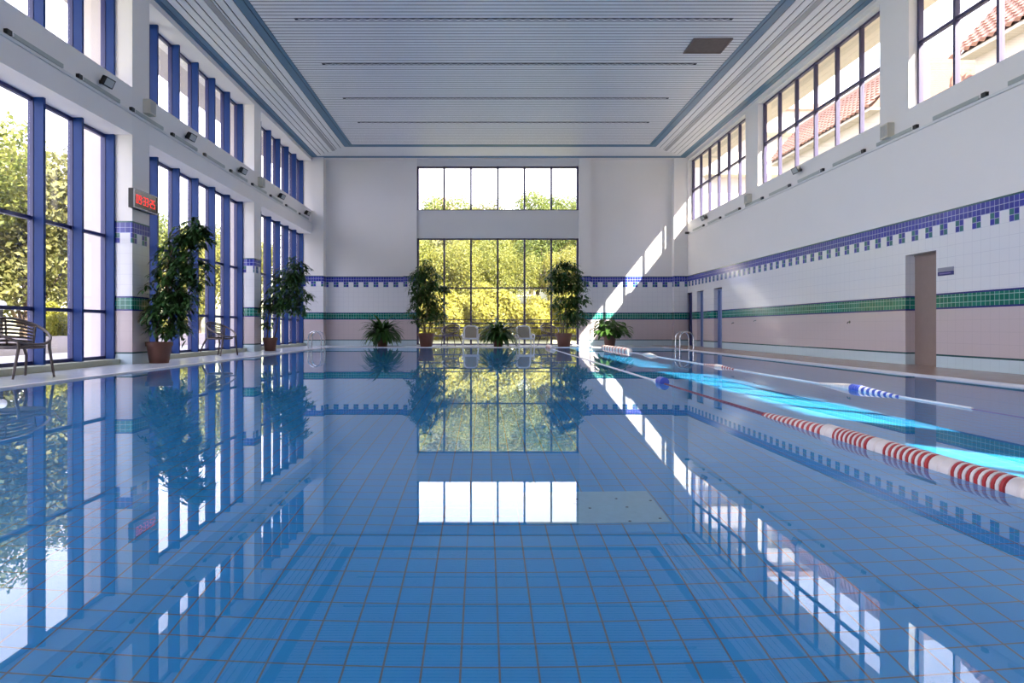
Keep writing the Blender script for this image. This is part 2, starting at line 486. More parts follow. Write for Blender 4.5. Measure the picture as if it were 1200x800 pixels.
# doors on the right wall
DL = {12.23:'tall plain brown door recessed in the right wall', 23.2:'pale blue door in the right wall, nearest of the far three',
      25.15:'pale blue door in the right wall, middle of the far three', 26.5:'dark blue framed glass door in the right wall, in the far corner'}
for i, (a, c, z, t) in enumerate(D_R):
    d = thing('door_%d' % (i+1), DL[a], 'door', (XR+.18, (a+c)/2, 0), kind='structure')
    hw = (c-a)/2
    if t == 'brown':
        MB().box(0,.05,-hw,hw,0,z).build('leaf', M['brown'], d)
        MB().box(-.012,0,-hw+.02,-hw+.05,.0,z).box(-.012,0,-hw,hw,z-.03,z).build('door_frame', M['brown'], d)
    elif t == 'b':
        lf = MB().box(0,.05,-hw,hw,0,z).build('leaf', M['doorblue'], d)
        b = MB(); b.box(-.05,0,-hw,-hw+.06,0,z); b.box(-.05,0,hw-.06,hw,0,z); b.box(-.05,0,-hw+.06,hw-.06,z-.06,z)
        b.build('door_frame', M['doorblue'], d)
        MB().tube([(-.0,-.28,1.02),(-.05,-.28,1.02),(-.05,-.15,1.02)], .012, 8).build('door_handle', M['steel'], lf)
    else:
        b = MB(); b.box(-.05,.05,-hw,-hw+.09,0,z); b.box(-.05,.05,hw-.3,hw,0,z); b.box(-.05,.05,-hw+.09,hw-.3,z-.1,z); b.box(-.05,.05,-hw+.09,hw-.3,0,.2)
        b.build('door_frame', M['doordark'], d)
        MB().box(.0,.02,-hw+.09,hw-.3,.2,z-.1).build('pane', M['doorglass'], d)
        MB().tube([(-.05,-.25,1.02),(-.1,-.25,1.02),(-.1,-.13,1.02)], .012, 8).build('door_handle', M['steel'], d)

# ---- far wall
WX0, WX1 = -2.62, 3.80
b = MB()
b.box(-7.7, WX0-.02, YF, YF+.35, -.3, 7.9)          # left panel
b.box(WX1+.02, 8.4, YF, YF+.35, -.3, 7.9)           # right panel
b.box(-7.12, -6.30, 26.95, YF, 0, ZC+.2)            # corner pier left
b.box(-7.7, -7.12, 26.95, YF, 0, ZC+.2)
b.box(-3.16, WX0-.02, 27.12, YF, 0, ZC+.2)          # window piers
b.box(WX1+.02, 4.29, 27.12, YF, 0, ZC+.2)
b.box(7.58, XR, 27.10, YF, 0, ZC+.2)                # corner pier right
tag(b.build('wall_far', M['wall']), 'white far wall with blue and green tile bands either side of the window', 'wall', kind='structure')
tag(MB().box(WX0-.02, WX1+.02, 27.20, YF+.3, 4.27, 5.38).box(WX0-.02, WX1+.02, 27.20, YF+.3, 7.14, 7.9).build('wall_far_spandrel', M['paint_backlit']),
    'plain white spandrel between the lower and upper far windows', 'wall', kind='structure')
tag(MB().box(WX0-.02, WX1+.02, 27.20, YF+.3, -.3, .03).build('trim_4', M['coping']), 'low white sill under the far window', 'sill', kind='structure')
for z0, z1, rails, t in ((.03, 4.27, [(2.29,.05),(1.02,.03),(.885,.05)], 'tall lower window in the far wall looking onto yellow-green trees'),
                         (5.38, 7.14, [], 'upper window in the far wall showing white sky')):
    w = thing('window_%d' % n, t, 'window', kind='structure'); n += 1
    k = 6; st = (WX1-WX0)/k; y0 = 27.25
    for i in range(k+1):
        x = WX0+i*st
        x0, x1 = (x-.015, x+.06) if i == 0 else ((x-.06, x+.015) if i == k else (x-.035, x+.035))
        MB().box(x0, x1, y0, y0+.12, z0, z1).build('mullion', M['bronze'], w)
    b = MB()
    for z, h in [(z1-.03, .05), (z0+.02, .04)] + rails:
        for i in range(k): b.box(WX0+i*st+.035, WX0+(i+1)*st-.035, y0+.01, y0+.1, z-h/2, z+h/2)
    b.build('rail', M['bronze'], w)
    b = MB()
    for i in range(k): b.box(WX0+i*st+.035, WX0+(i+1)*st-.035, y0+.05, y0+.056, z0+.04, z1-.05)
    b.build('pane', M['glass'], w)

# wall behind the camera
tag(MB().box(-7.7, 8.4, YB-.3, YB, -.3, 7.9).build('wall_near', M['paint']), 'white wall behind the camera', 'wall', kind='structure')

# ---- ceiling: slats over a dark void, blue trims, grey strips
SX0, SX1, IX0, IX1, IY1, SY1 = -6.80, 8.03, -4.83, 6.13, 25.10, 27.05
def ymit(x):                     # mitre: y of the far end of a side slat at x
    if x < 0: return IY1 + (IX0-x)/(IX0-SX0)*(SY1-IY1)
    return IY1 + (x-IX1)/(SX1-IX1)*(SY1-IY1)
b = MB()
b.m = 1; b.box(-7.6, 8.45, YB-.3, 27.75, ZC+.04, ZC+.5)          # dark void / roof slab
b.m = 0
def side_strip(x0, x1, mi, z=ZC):
    b.m = mi; b.poly_prism([(x0,YB),(x1,YB),(x1,ymit(x1)),(x0,ymit(x0))], z, z+.012)
def far_strip(t0, t1, mi, z=ZC):
    b.m = mi
    lx = lambda t: IX0+(SX0-IX0)*t; rx = lambda t: IX1+(SX1-IX1)*t; yy = lambda t: IY1+(SY1-IY1)*t
    b.poly_prism([(lx(t0),yy(t0)),(rx(t0),yy(t0)),(rx(t1),yy(t1)),(lx(t1),yy(t1))], z, z+.02)
# t runs 0 at the inner edge to 1 at the wall
strips = [(.0,.045,2),(.055,.155,2)]
e = .165
while e < .845:
    mid = .40
    if e < mid < e+.0985:
        strips.append((e, .385, 0)) if .385-e > .02 else None
        strips.append((.387,.455,3)); e = .465; continue
    strips.append((e, min(e+.0835, .845), 0)); e += .0985
strips += [(.855,.92,2),(.93,.995,2)]
for t0, t1, mi in strips:
    side_strip(IX0+(SX0-IX0)*t1, IX0+(SX0-IX0)*t0, mi, ZC-(.012 if mi == 3 else 0))
    side_strip(IX1+(SX1-IX1)*t0, IX1+(SX1-IX1)*t1, mi, ZC-(.012 if mi == 3 else 0))
    if mi != 3: far_strip(t0, t1, mi)
    else: far_strip(t0, t1, 0)
y = YB
b.m = 0
slots = [4.5, 7.1, 9.7, 12.3, 14.9, 17.44, 20.04, 22.4]
while y < IY1-.01:
    b.box(IX0+.005, IX1-.005, y, min(y+.124, IY1), ZC+.008, ZC+.011); y += .155
tag(b.build('ceiling', [M['slat'], M['slatgap'], M['cblue'], M['cgrey']]), 'pale slatted metal ceiling with blue border strips', 'ceiling', kind='structure')
tag(MB().box(SX0-.5, SX0-.001, YB, 27.4, ZC+.005, ZC+.039).box(SX1+.001, XR+.1, YB, 27.4, ZC+.005, ZC+.039).box(SX0, SX1, SY1+.001, YF, ZC+.005, ZC+.039).build('ceiling_edge', M['paint']),
    'plain white ceiling margin along the walls', 'ceiling', kind='structure')
# slot diffusers
names = ['third from the camera, out of frame','','','','nearest slot in view','second slot from the camera end','third slot, beyond the brown vent','slot nearest the far wall']
for yy, t in zip(slots[4:], names[4:]):
    d = thing('slot_diffuser', 'long dark slot diffuser with white teeth across the ceiling, '+t, 'air vent', ((IX0+IX1)/2+.02, yy, ZC+.007), group='slot diffusers across the slatted ceiling')
    MB().box(-4.78, 4.78, -.05, .05, -.006, .0).build('slot', M['slotd'], d)
    b = MB(); vs_ = []; k = 0
    while k < 95:
        yo = .022 if k % 2 else -.022
        vs_ += [(-4.7+.1*k, yo-.013, -.008), (-4.7+.1*k, yo+.013, -.008)]; k += 1
    b.add(vs_+[(x, y, -.012) for x, y, z in vs_], [(2*i,2*i+1,2*i+3,2*i+2) for i in range(94)]+[(190+2*i+2,190+2*i+3,190+2*i+1,190+2*i) for i in range(94)]
          +[(2*i,2*i+2,190+2*i+2,190+2*i) for i in range(94)]+[(2*i+3,2*i+1,190+2*i+1,190+2*i+3) for i in range(94)])
    b.build('grille', M['slat'], d)
v = thing('ceiling_vent', 'brown square vent grille set in the slatted ceiling near the right border', 'air vent', (5.36, 16.3, ZC+.007))
b = MB(); b.box(-.46,.46,-.42,-.38,-.03,0); b.box(-.46,.46,.38,.42,-.03,0); b.box(-.46,-.42,-.38,.38,-.03,0); b.box(.42,.46,-.38,.38,-.03,0)
b.build('vent_frame', M['vent'], v)
b = MB()
for i in range(22): b.box(-.42,.42,-.375+i*.034,-.355+i*.034,-.022,-.004)
b.build('grille', M['vent'], v)

# ================================================================ WALL FITTINGS
def batten_run(xf, sgn, z, y_first, step, cnt, side, lens):
    c = thing('cable_conduit', 'thin white cable conduit running along the %s' % side, 'conduit', (xf, 0, z-.035))
    MB().box(sgn*.002, sgn*.035, YB+.1, 26.9 if sgn > 0 else 27.0, -.025, .02).build('duct', M['pvc'], c)
    for i in range(cnt):
        yy = y_first + i*step
        if yy+lens > 26.8: break
        pos = cnt-i
        l = thing('batten_light', 'slim grey tube light on the %s, %s' % (side, ORD[i]), 'light', (xf, yy, z), group='tube lights on the '+side)
        MB().box(sgn*.001, sgn*.05, .16, lens, -.012, .055).build('light_body', M['batten'], l)
        MB().box(sgn*.001, sgn*.06, .0, .10, -.01, .06).build('end_cap', M['black'], l)
        MB().box(sgn*.001, sgn*.045, .10, .16, 0, .045).build('socket', M['pvc'], l)
ORD = ['nearest the camera','second from the camera','third from the camera','fourth from the camera','fifth from the camera','sixth from the camera','seventh from the camera','eighth from the camera','ninth from the camera','tenth from the camera','eleventh from the camera']
batten_run(XL, 1, 4.86, 9.62, 1.71, 10, 'left beam', 1.3)
batten_run(XR, -1, 4.43, 9.2, 1.755, 10, 'right wall below the windows', 1.3)

def floodlight(x, y, z, sgn, label):
    f = thing('floodlight', label, 'light', (x, y, z), group='black floodlights on the '+('left beam' if sgn > 0 else 'right wall'))
    MB().box(0, sgn*.06, -.02, .02, -.03, .03).build('bracket', M['black'], f)
    R = Matrix.Rotation(sgn*radians(25), 3, 'Y') @ Matrix.Rotation(-sgn*radians(20), 3, 'Z')
    c = Vector((sgn*.14, 0, .0))
    b = MB(); b.rbox(c, (.10,.20,.16), R); b.rbox(c + R @ Vector((-sgn*.07,0,0)), (.05,.14,.11), R)
    for k in range(4): b.rbox(c + R @ Vector((-sgn*.1, -.045+.03*k, 0)), (.03,.008,.1), R)
    hs = b.build('housing', M['black'], f)
    MB().rbox(c + R @ Vector((sgn*.052,0,0)), (.006,.165,.125), R).build('lens', M['grey'], hs)
for i, yy in enumerate((12.04, 15.5, 18.85, 22.5, 25.8)):
    floodlight(XL, yy, 5.03, 1, 'small black floodlight on the left beam, '+['nearest the camera','just beyond the clock pillar','third from the camera','fourth from the camera','nearest the far wall'][i])
floodlight(XR, 17.4, 4.72, -1, 'small black floodlight on the right wall under the middle window')
floodlight(XR, 24.7, 4.68, -1, 'small black floodlight on the right wall under the far window')
def wallbox(x, y, z, sgn, label):
    w = thing('speaker_box', label, 'speaker', (x, y, z), group='small wall boxes')
    cs = MB().box(sgn*.001, sgn*.14, -.13, .13, -.13, .15).build('case', M['ivory'], w)
    b = MB()
    for k in range(5): b.box(sgn*.14, sgn*.148, -.10+k*.045, -.08+k*.045, -.10, .12)
    b.build('grille', M['grey'], cs)
wallbox(XL, 13.7, 5.10, 1, 'small ivory wall box on the left beam above the clock')
wallbox(XL, 20.62, 5.08, 1, 'small ivory wall box on the left beam at the second pillar')
wallbox(XR, 13.6, 4.60, -1, 'small ivory wall box right of the middle clerestory window')
wallbox(XR, 20.75, 4.60, -1, 'small ivory wall box between the far and middle clerestory windows')

cm = thing('security_camera', 'tiny dark camera high in the far corner of the right wall', 'camera', (XR, 26.75, 4.42))
MB().box(-.06,-.001,-.03,.03,-.03,.03).build('bracket', M['grey'], cm)
MB().lathe([(.04,-.20),(.045,-.18),(.045,-.06),(.03,-.05)], (0,0,0), 14, 'x').build('housing', M['black'], cm)
# digital clock
ck = thing('digital_clock', 'black digital wall clock with red digits 09:33:25 on the left pillar', 'clock', (XL, 13.48, 3.0))
MB().box(.0,.10,-.47,.47,0,.37).build('case', M['black'], ck)
b = MB(); b.box(.10,.112,-.47,.47,0,.018); b.box(.10,.112,-.47,.47,.352,.37); b.box(.10,.115,-.47,-.452,.018,.352); b.box(.10,.115,.452,.47,.018,.352)
b.build('bezel', M['alu'], ck)
dsp = MB().box(.10,.104,-.452,.452,.018,.352).build('display', M['ledface'], ck)
SEG = {'0':'abcdef','1':'bc','2':'abged','3':'abgcd','4':'fgbc','5':'afgcd','6':'afgedc','7':'abc','8':'abcdefg','9':'abcdfg'}
b = MB(); dw, dh, th = .076, .165, .015
def seg_digit(ch, y0, z0):
    S = {'a':(0,dw,dh-th,dh),'d':(0,dw,0,th),'g':(0,dw,dh/2-th/2,dh/2+th/2),'f':(0,th,dh/2,dh),'e':(0,th,0,dh/2),'b':(dw-th,dw,dh/2,dh),'c':(dw-th,dw,0,dh/2)}
    for s in SEG[ch]:
        p = S[s]; b.box(.104,.107,y0+p[0],y0+p[1],z0+p[2],z0+p[3])
yy = -.372
for ch in '09:33:25':
    if ch == ':':
        b.box(.104,.107,yy,yy+.022,.145,.167); b.box(.104,.107,yy,yy+.022,.215,.237); yy += .052
    else:
        seg_digit(ch, yy, .10); yy += dw+.036
tag(b.build('digits', M['led'], dsp), 'glowing red digits 09:33:25')

# small sign by the brown door
sg = thing('door_sign', 'small grey and navy two-part sign beside the brown door', 'sign', (XR, 11.97, 1.62))
MB().box(-.015,0,-.2,.2,.075,.14).build('upper_plate', M['signgrey'], sg)
lp = MB().box(-.015,0,-.2,.2,.0,.07).build('lower_plate', M['signblue'], sg)
MB().box(-.017,-.015,-.14,.15,.027,.043).build('lettering', M['ropepur'], lp)
# small wall hooks / taps on the right wall
for yy, zz, t in ((22.1,.86,'nearest the pale blue doors'),(20.3,.92,'second from the pale blue doors'),(15.1,.83,'midway between the doors and the brown door')):
    h = thing('wall_hook', 'small steel hook on the pink tiles, '+t, 'hook', (XR, yy, zz))
    MB().lathe([(.03,-.012),(.03,0)], (0,0,0), 12, 'x').build('plate', M['steel'], h)
    MB().tube([(-.01,0,0),(-.05,0,0),(-.06,0,-.02),(-.06,0,-.04)], .009, 8).build('prong', M['black'], h)

# ================================================================ PLANTS
def leafstrip(b, base, d, up, L, W, droop, seg=3, fold=.15):
    """a lance-shaped leaf drooping along its length"""
    d = Vector(d).normalized(); side = d.cross(Vector(up))
    if side.length < 1e-3: side = Vector((1,0,0))
    side.normalize(); p = Vector(base); pts = []
    dirv = d.copy(); st = L/seg
    for i in range(seg+1):
        t = i/seg
        w = W*sin(pi*min(1, .12+.88*t))**.8*.5 if i < seg else W*.04
        nrm = side.cross(dirv).normalized()
        pts.append((p - side*w + nrm*w*fold, p.copy(), p + side*w + nrm*w*fold))
        dirv = (dirv + Vector((0,0,-droop/seg))).normalized()
        p = p + dirv*st
    vs = [q for r in pts for q in r]; fs = []
    for i in range(seg):
        a = 3*i
        fs += [(a,a+1,a+4,a+3),(a+1,a+2,a+5,a+4)]
    b.add(vs, fs)

def pot(parent, r, h, name='pot'):
    b = MB(); b.lathe([(r*.70,0),(r*.72,.01),(r*.92,h*.80),(r*1.0,h*.80),(r*1.02,h),(r*.92,h),(r*.90,h-.04),(.01,h-.045)], n=28)
    p_ = b.build(name, M['terra'], parent, smooth=True)
    MB().lathe([(r*.5,h-.06),(r*.88,h-.04),(.01,h-.028)], n=20).build('soil', M['soil'], p_)

def ficus(label, loc, r, ph, top, lobes, seed, nleaf, stems=3, lean=(0,0), xs=1.0, dx=0.0, xmin=-9):
    """weeping fig: lobes = (x, z, radius) clumps in the thing's own frame"""
    R = random.Random(seed); lobes = [(x*xs+dx, z, r_*.94) for x, z, r_ in lobes]
    t = thing('potted_fig_tree', label, 'plant', loc, group='tall potted fig trees')
    pot(t, r, ph)
    b = MB(); tips = []
    for k in range(stems):
        a = 2*pi*k/stems+.5
        base = Vector((.09*cos(a), .09*sin(a), ph-.05))
        end = Vector((lean[0]+.16*cos(a), lean[1]+.16*sin(a), top*.93 - .25*k))
        pts = [base.lerp(end, i/8) + Vector((.05*sin(i*1.1+k*2), .05*cos(i*.9+k), 0))*(i > 0) for i in range(9)]
        b.tube(pts, [.024-.0018*i for i in range(9)], 7)
        tips.append(pts)
    for (x, z, rad) in lobes:
        pts = min(tips, key=lambda P: min((q-Vector((x*.4,0,z-rad*.6))).length for q in P))
        q = min(pts, key=lambda q: (q-Vector((x*.4,0,z-rad*.6))).length)
        c = Vector((x, R.uniform(-.15,.15), z))
        b.tube([q, q.lerp(c,.5)+Vector((0,0,.05)), c], [.012,.009,.005], 5)
    b.build('stem', M['bark'], t, smooth=True)
    b = MB(); tot = sum(l[2]**2 for l in lobes)
    for (x, z, rad) in lobes:
        cnt = int(nleaf*rad**2/tot)
        cy = R.uniform(-.12,.12)
        # sprays: small twigs carrying several hanging leaves
        for s in range(max(3, cnt//7)):
            u = Vector((R.gauss(0,1), R.gauss(0,1), R.gauss(0,1))).normalized()*rad*R.uniform(.25,1)**.6
            p0 = Vector((x, cy, z)) + Vector((u.x, u.y*.95, u.z*.85))
            out = Vector((u.x, u.y, .15)).normalized()
            for j in range(7):
                if p0.x < xmin: continue
                p = p0 + out*(.035*j) + Vector((0,0,-.012*j*j*.5))
                a = R.uniform(0, 2*pi)
                d = out*.55 + Vector((cos(a), sin(a), R.uniform(-.9,.25)))*.75
                leafstrip(b, p, d, (0,0,1), R.uniform(.16,.26), R.uniform(.042,.066), R.uniform(.4,1.5), 3)
    b.build('foliage', M['ficus'], t)
    return t

ficus('tall drooping potted fig beside the clock pillar on the left deck', (-6.46,13.62,0), .25, .42, 2.95,
      [(-.05,.80,.30),(.10,1.15,.33),(-.14,1.45,.30),(.30,1.25,.28),(.45,1.55,.26),(.05,1.80,.30),(-.22,1.0,.24),(.15,2.12,.28),(.52,1.95,.26),(.30,2.40,.26),(.62,2.45,.24),(.45,2.70,.22),(.75,2.62,.16),(.1,.62,.2)], 3, 2900, 3, (.35,0), .95, .17, -.12)
ficus('potted fig leaning right in front of the third left window bay', (-6.48,20.78,0), .22, .40, 2.9,
      [(.35,1.35,.32),(.05,1.45,.3),(.65,1.5,.30),(.25,1.75,.32),(.6,1.95,.32),(-.1,1.2,.22),(.75,2.3,.28),(.4,2.25,.3),(.75,2.65,.2),(.95,1.65,.22),(-.15,.75,.16),(.9,1.25,.18),(.95,2.5,.16)], 8, 2200, 2, (.35,0), .92, .08, -.15)
ficus('tall potted fig standing left of the far window', (-2.12,25.5,0), .31, .50, 3.25,
      [(-.2,2.3,.38),(.15,2.6,.34),(.05,3.0,.26),(-.35,2.65,.30),(.45,2.2,.32),(-.1,1.8,.38),(.35,1.7,.34),(-.4,1.35,.32),(.1,1.25,.34),(.5,1.2,.28),(-.45,.95,.2),(.7,2.15,.2),(.55,.95,.2),(-.3,1.95,.3)], 11, 3000, 3, (0,0), .82)
ficus('tall potted fig standing right of the far window', (3.02,25.5,0), .31, .50, 3.3,
      [(-.1,2.85,.36),(.3,2.75,.34),(-.45,2.6,.30),(.1,3.05,.26),(.5,2.3,.36),(.1,2.3,.38),(-.25,2.2,.3),(.55,1.8,.34),(.15,1.7,.36),(.5,1.3,.34),(.1,1.2,.32),(-.15,1.55,.26),(.65,1.0,.22),(.3,.85,.24)], 17, 3300, 3, (0,0), .86)

def bush(label, loc, r, ph, n, L, W, spread, seed, matk, stalk=False, grp=None):
    R = random.Random(seed)
    t = thing('potted_bush', label, 'plant', loc, group=grp)
    pot(t, r, ph)
    b = MB(); sb = MB()
    for i in range(n):
        a = R.uniform(0, 2*pi); el = R.uniform(.1, 1.25)
        d = Vector((cos(a)*cos(el), sin(a)*cos(el), sin(el)))
        p = Vector((R.uniform(-.1,.1), R.uniform(-.1,.1), ph-.02))
        if stalk:
            ln = R.uniform(.25, spread)
            q = p + d*ln; sb.tube([p, p.lerp(q,.5)+Vector((0,0,.03)), q], [.008,.006,.005], 5)
            dd = Vector((cos(a), sin(a), R.uniform(-.3,.4)))
            leafstrip(b, q, dd, (0,0,1), L*R.uniform(.7,1.1), W*R.uniform(.8,1.15), R.uniform(.6,1.3), 4, .2)
        else:
            mid = R.uniform(0,.35); sb.tube([p, p+d*.12], [.012,.008], 5)
            leafstrip(b, p+d*mid*.6, d, (0,0,1), L*R.uniform(.65,1.1), W*R.uniform(.8,1.2), R.uniform(1.0,2.1), 6, .2)
    sb.build('stem', M['barkg'], t)
    b.build('foliage', M[matk], t)
    return t
bush('bushy potted plant with dark strap leaves before the far left wall', (-3.72,25.3,0), .24, .46, 230, .82, .105, .5, 21, 'strap', grp='potted strap-leaf bushes')
bush('bushy potted plant with strap leaves between the two white loungers', (.56,25.3,0), .22, .46, 230, .78, .105, .5, 22, 'strap', grp='potted strap-leaf bushes')
bush('broad-leaved potted plant in front of the sunlit far right wall', (4.68,25.2,0), .25, .44, 170, .38, .16, .68, 23, 'broad', stalk=True)

# ================================================================ FURNITURE
def make_tub_chair():
    t = thing('tub_chair', '', 'chair')
    rim = lambda th: Vector((.02+.33*cos(th), .31*sin(th), .655-.185*cos(th)))
    low = lambda th: Vector((.0+.27*cos(th), .26*sin(th), .43))
    b = MB(); b.tube([rim(2*pi*i/40) for i in range(40)], .019, 9, True); b.build('armrest_ring', M['chair'], t, smooth=True)
    b = MB()
    for k in range(7):
        f = .04+.135*k
        a0 = radians(118); a1 = radians(242)
        P = []; Q = []
        for i in range(13):
            th = a0+(a1-a0)*i/12
            p = low(th).lerp(rim(th), f); q = low(th).lerp(rim(th), f+.085)
            P.append(p); Q.append(q)
        for i in range(12):
            o = Vector((cos(a0+(a1-a0)*(i+.5)/12), sin(a0+(a1-a0)*(i+.5)/12), 0))*.012
            b.add([P[i],P[i+1],Q[i+1],Q[i],P[i]+o,P[i+1]+o,Q[i+1]+o,Q[i]+o],[(0,1,2,3),(7,6,5,4),(0,4,5,1),(3,2,6,7),(1,5,6,2),(0,3,7,4)])
    for th in (radians(116), radians(244), radians(180)): b.tube([low(th), rim(th)], .014, 7)
    b.build('backrest', M['chair'], t)
    b = MB(); b.lathe([(.20,.405),(.265,.41),(.285,.43),(.27,.447),(.20,.44),(.02,.435)], n=28)
    b.build('seat', M['chair'], t, smooth=True)
    for sx, sy in ((1,1),(1,-1),(-1,1),(-1,-1)):
        th = math.atan2(sy*.8, sx*1.0)
        topp = rim(th) if sx > 0 else low(th)
        if sx > 0: pts = [topp, Vector((topp.x*1.0, topp.y, .42)), Vector((.27, sy*.26, 0))]
        else: pts = [topp+Vector((0,0,.05)), Vector((-.26, sy*.24, .3)), Vector((-.36, sy*.29, 0))]
        MB().tube(pts, [.02,.02,.014], 8).build('leg', M['chair'], t, smooth=True)
    return t
ch0 = make_tub_chair()
spots = [(-6.52,9.62,-.42,'brown slatted tub chair at the left photo edge, nearest the camera'),
         (-6.66,17.3,-.42,'brown slatted tub chair between the two potted figs on the left deck'),
         (-1.22,26.1,-1.9,'brown tub chair behind the left fig, beside the left white lounger'),
         (2.55,26.2,-1.2,'brown tub chair beside the right fig, behind the right white lounger')]
for i, (x, y, rz, lb) in enumerate(spots):
    o = ch0 if i == 0 else copy_tree(ch0)
    o.location = (x, y, 0); o.scale = (1.1,1.1,1); o.rotation_euler = (0,0,rz); tag(o, lb, 'chair', 'brown slatted tub chairs on the pool deck')

def make_lounger():
    t = thing('lounger', '', 'lounger')
    # local front is -Y; high white resin chair with sling back
    tilt = radians(20)
    def bp(x, s): return Vector((x, .22+s*sin(tilt), .34+s*cos(tilt)))
    b = MB()
    path = [bp(-.25,0), bp(-.26,.36), bp(-.23,.47), bp(-.15,.525), bp(.15,.525), bp(.23,.47), bp(.26,.36), bp(.25,0)]
    b.tube(path, .036, 8); bf = b.build('back_frame', M['wplast'], t, smooth=True)
    b = MB()
    P = [bp(-.235,.02), bp(.235,.02), bp(.24,.36), bp(.21,.45), bp(.14,.505), bp(-.14,.505), bp(-.21,.45), bp(-.24,.36)]
    o = Vector((0,.008,0)); k = len(P)
    b.add([p-o for p in P]+[p+o for p in P], [tuple(range(k)), tuple(range(2*k-1,k-1,-1))]+[(i,k+i,k+(i+1)%k,(i+1)%k) for i in range(k)])
    b.build('sling', M['mesh'], bf)
    b = MB(); b.box(-.30,.30,-.45,-.39,.30,.36); b.box(-.30,-.25,-.39,.30,.30,.36); b.box(.25,.30,-.39,.30,.30,.36); b.box(-.25,.25,.24,.30,.30,.36)
    b.build('seat_frame', M['wplast'], t)
    b = MB(); b.box(-.25,.25,-.39,.24,.32,.335); b.build('seat', M['mesh'], t)
    for s in (-1,1):
        MB().tube([(s*.31,.30,.30),(s*.325,.28,.46),(s*.325,.15,.50),(s*.325,-.25,.48),(s*.32,-.36,.44),(s*.30,-.40,.33)], [.02,.024,.028,.028,.024,.02], 8).build('armrest', M['wplast'], t, smooth=True)
        for yy in (-.40,.27):
            MB().tube([(s*.275,yy,.31),(s*.30,yy+(.03 if yy > 0 else -.03),0)], [.028,.022], 8).build('leg', M['wplast'], t)
    return t
lg0 = make_lounger()
for i, (x, y, rz, lb) in enumerate([(-.46,25.45,0,'white lounge chair with beige sling left of the middle potted bush'),(1.56,25.45,.1,'white lounge chair with beige sling right of the middle potted bush')]):
    o = lg0 if i == 0 else copy_tree(lg0)
    o.location = (x, y, 0); o.scale = (.96,.96,.92); o.rotation_euler = (0,0,rz); tag(o, lb, 'lounger', 'white lounge chairs by the far window')

def ladder(x, y, sgn, label):
    t = thing('pool_ladder', label, 'ladder', (x, y, 0), group='stainless pool ladders')
    for yy in (-.25,.25):
        pts = [(-sgn*.30,yy,0)] + [(-sgn*.30,yy,.30)]
        for i in range(9):
            a = pi - pi*i/8
            pts.append((sgn*(-.08+.22*cos(a)), yy, .36+.22*sin(a)))
        pts += [(sgn*.14,yy,.1),(sgn*.14,yy,-.75)]
        hr = MB().tube(pts, .021, 9).build('handrail', M['steel'], t, smooth=True)
        MB().lathe([(.05,0),(.05,.012),(.03,.02)], (-sgn*.30,yy,0), 14).build('flange', M['steel'], hr)
    for z in (-.2,-.45,-.7):
        MB().box(sgn*.10,sgn*.18,-.235,.235,z-.015,z+.015).build('step', M['steel'], t)
ladder(PXL, 23.2, 1, 'steel pool ladder on the left pool edge')
ladder(PXR, 22.3, -1, 'steel pool ladder on the right pool edge before the doors')

# ================================================================ LANE ROPES
def lane(name, label, x, segs, cable):
    """segs: (y0, y1, radius, z, pattern list of materials, disc length)"""
    t = thing('lane_rope', label, 'lane rope', (x, 0, WZ), group='floating lane ropes')
    for (y0, y1, z, mk) in cable:
        MB().tube([(0,y0,z),(0,(y0+y1)/2,z-.002),(0,y1,z)], .010, 7).build('cable', M[mk], t)
    cnt = 0; rest = {}
    for (y0, y1, r0, r1, z0, z1, pat, dl) in segs:
        k = max(1, round((y1-y0)/dl)); dl2 = (y1-y0)/k
        for i in range(k):
            f = (i+.5)/k; ya = y0+i*dl2; r = r0+(r1-r0)*f; z = z0+(z1-z0)*f
            m_ = pat[i % len(pat)]
            prof = [(r*.82,.0),(r,dl2*.12),(r,dl2*.86),(r*.82,dl2*.98)]
            if cnt < 98:
                MB().lathe(prof, (0,ya,z), 18, 'y').build('float', M[m_], t, smooth=True); cnt += 1
            else:
                rest.setdefault(m_, MB()).lathe(prof, (0,ya,z), 12, 'y')
    if rest:
        b = MB(); ms = []
        for i, (m_, q) in enumerate(rest.items()):
            b.m = i; b.add(q.v, q.f); ms.append(M[m_])
        tag(b.build('float_string', ms, t, smooth=True), kind='stuff')
    return t
S = []
RW = ['red','pinkf']
yy = 2.20
for wy in (2.80, 3.31, 3.87, 4.43):
    S.append((yy, wy, .058,.058, .012,.012, RW, .026)); S.append((wy, wy+.17, .058,.058, .012,.012, ['pinkf'], .085)); yy = wy+.17
S.append((4.60, 5.6, .054,.040, .005,-.018, RW, .04))
S.append((5.6, 8.7, .024,.022, -.008,-.010, ['ropered'], .10))
S.append((8.72, 8.95, .062,.062, .02,.02, ['bluef'], .06))
S.append((8.95, 9.25, .05,.02, .012,.0, ['rope'], .06))
S.append((22.6, 24.4, .09,.09, .035,.035, ['pinkf','pinkf','red'], .16))
lane('lane_rope', 'lane rope with fat red and white discs, nearest the camera', 2.32, S, [(2.2,8.9,-.002,'ropered'),(8.9,24.68,.006,'rope')])
S = [(7.05, 7.75, .018,.045, .0,.014, ['bluef','rope'], .05), (7.75, 7.95, .048,.048,.016,.016,['bluef'],.05), (7.95, 8.7, .046,.016, .016,.004, ['pinkf'], .05),
     (11.7,12.3,.02,.03,0,.01,['red','pinkf'],.06),(12.3,12.6,.038,.038,.01,.01,['pinkf'],.08),(12.6,13.3,.03,.02,.01,.0,['red','pinkf'],.06),
     (16.9,17.6,.02,.05,.01,.02,['pinkf'],.1),(17.6,18.3,.05,.02,.02,.01,['pinkf'],.1),
     (20.0,24.3,.08,.08,.03,.03,['pinkf','pinkf','red'],.16)]
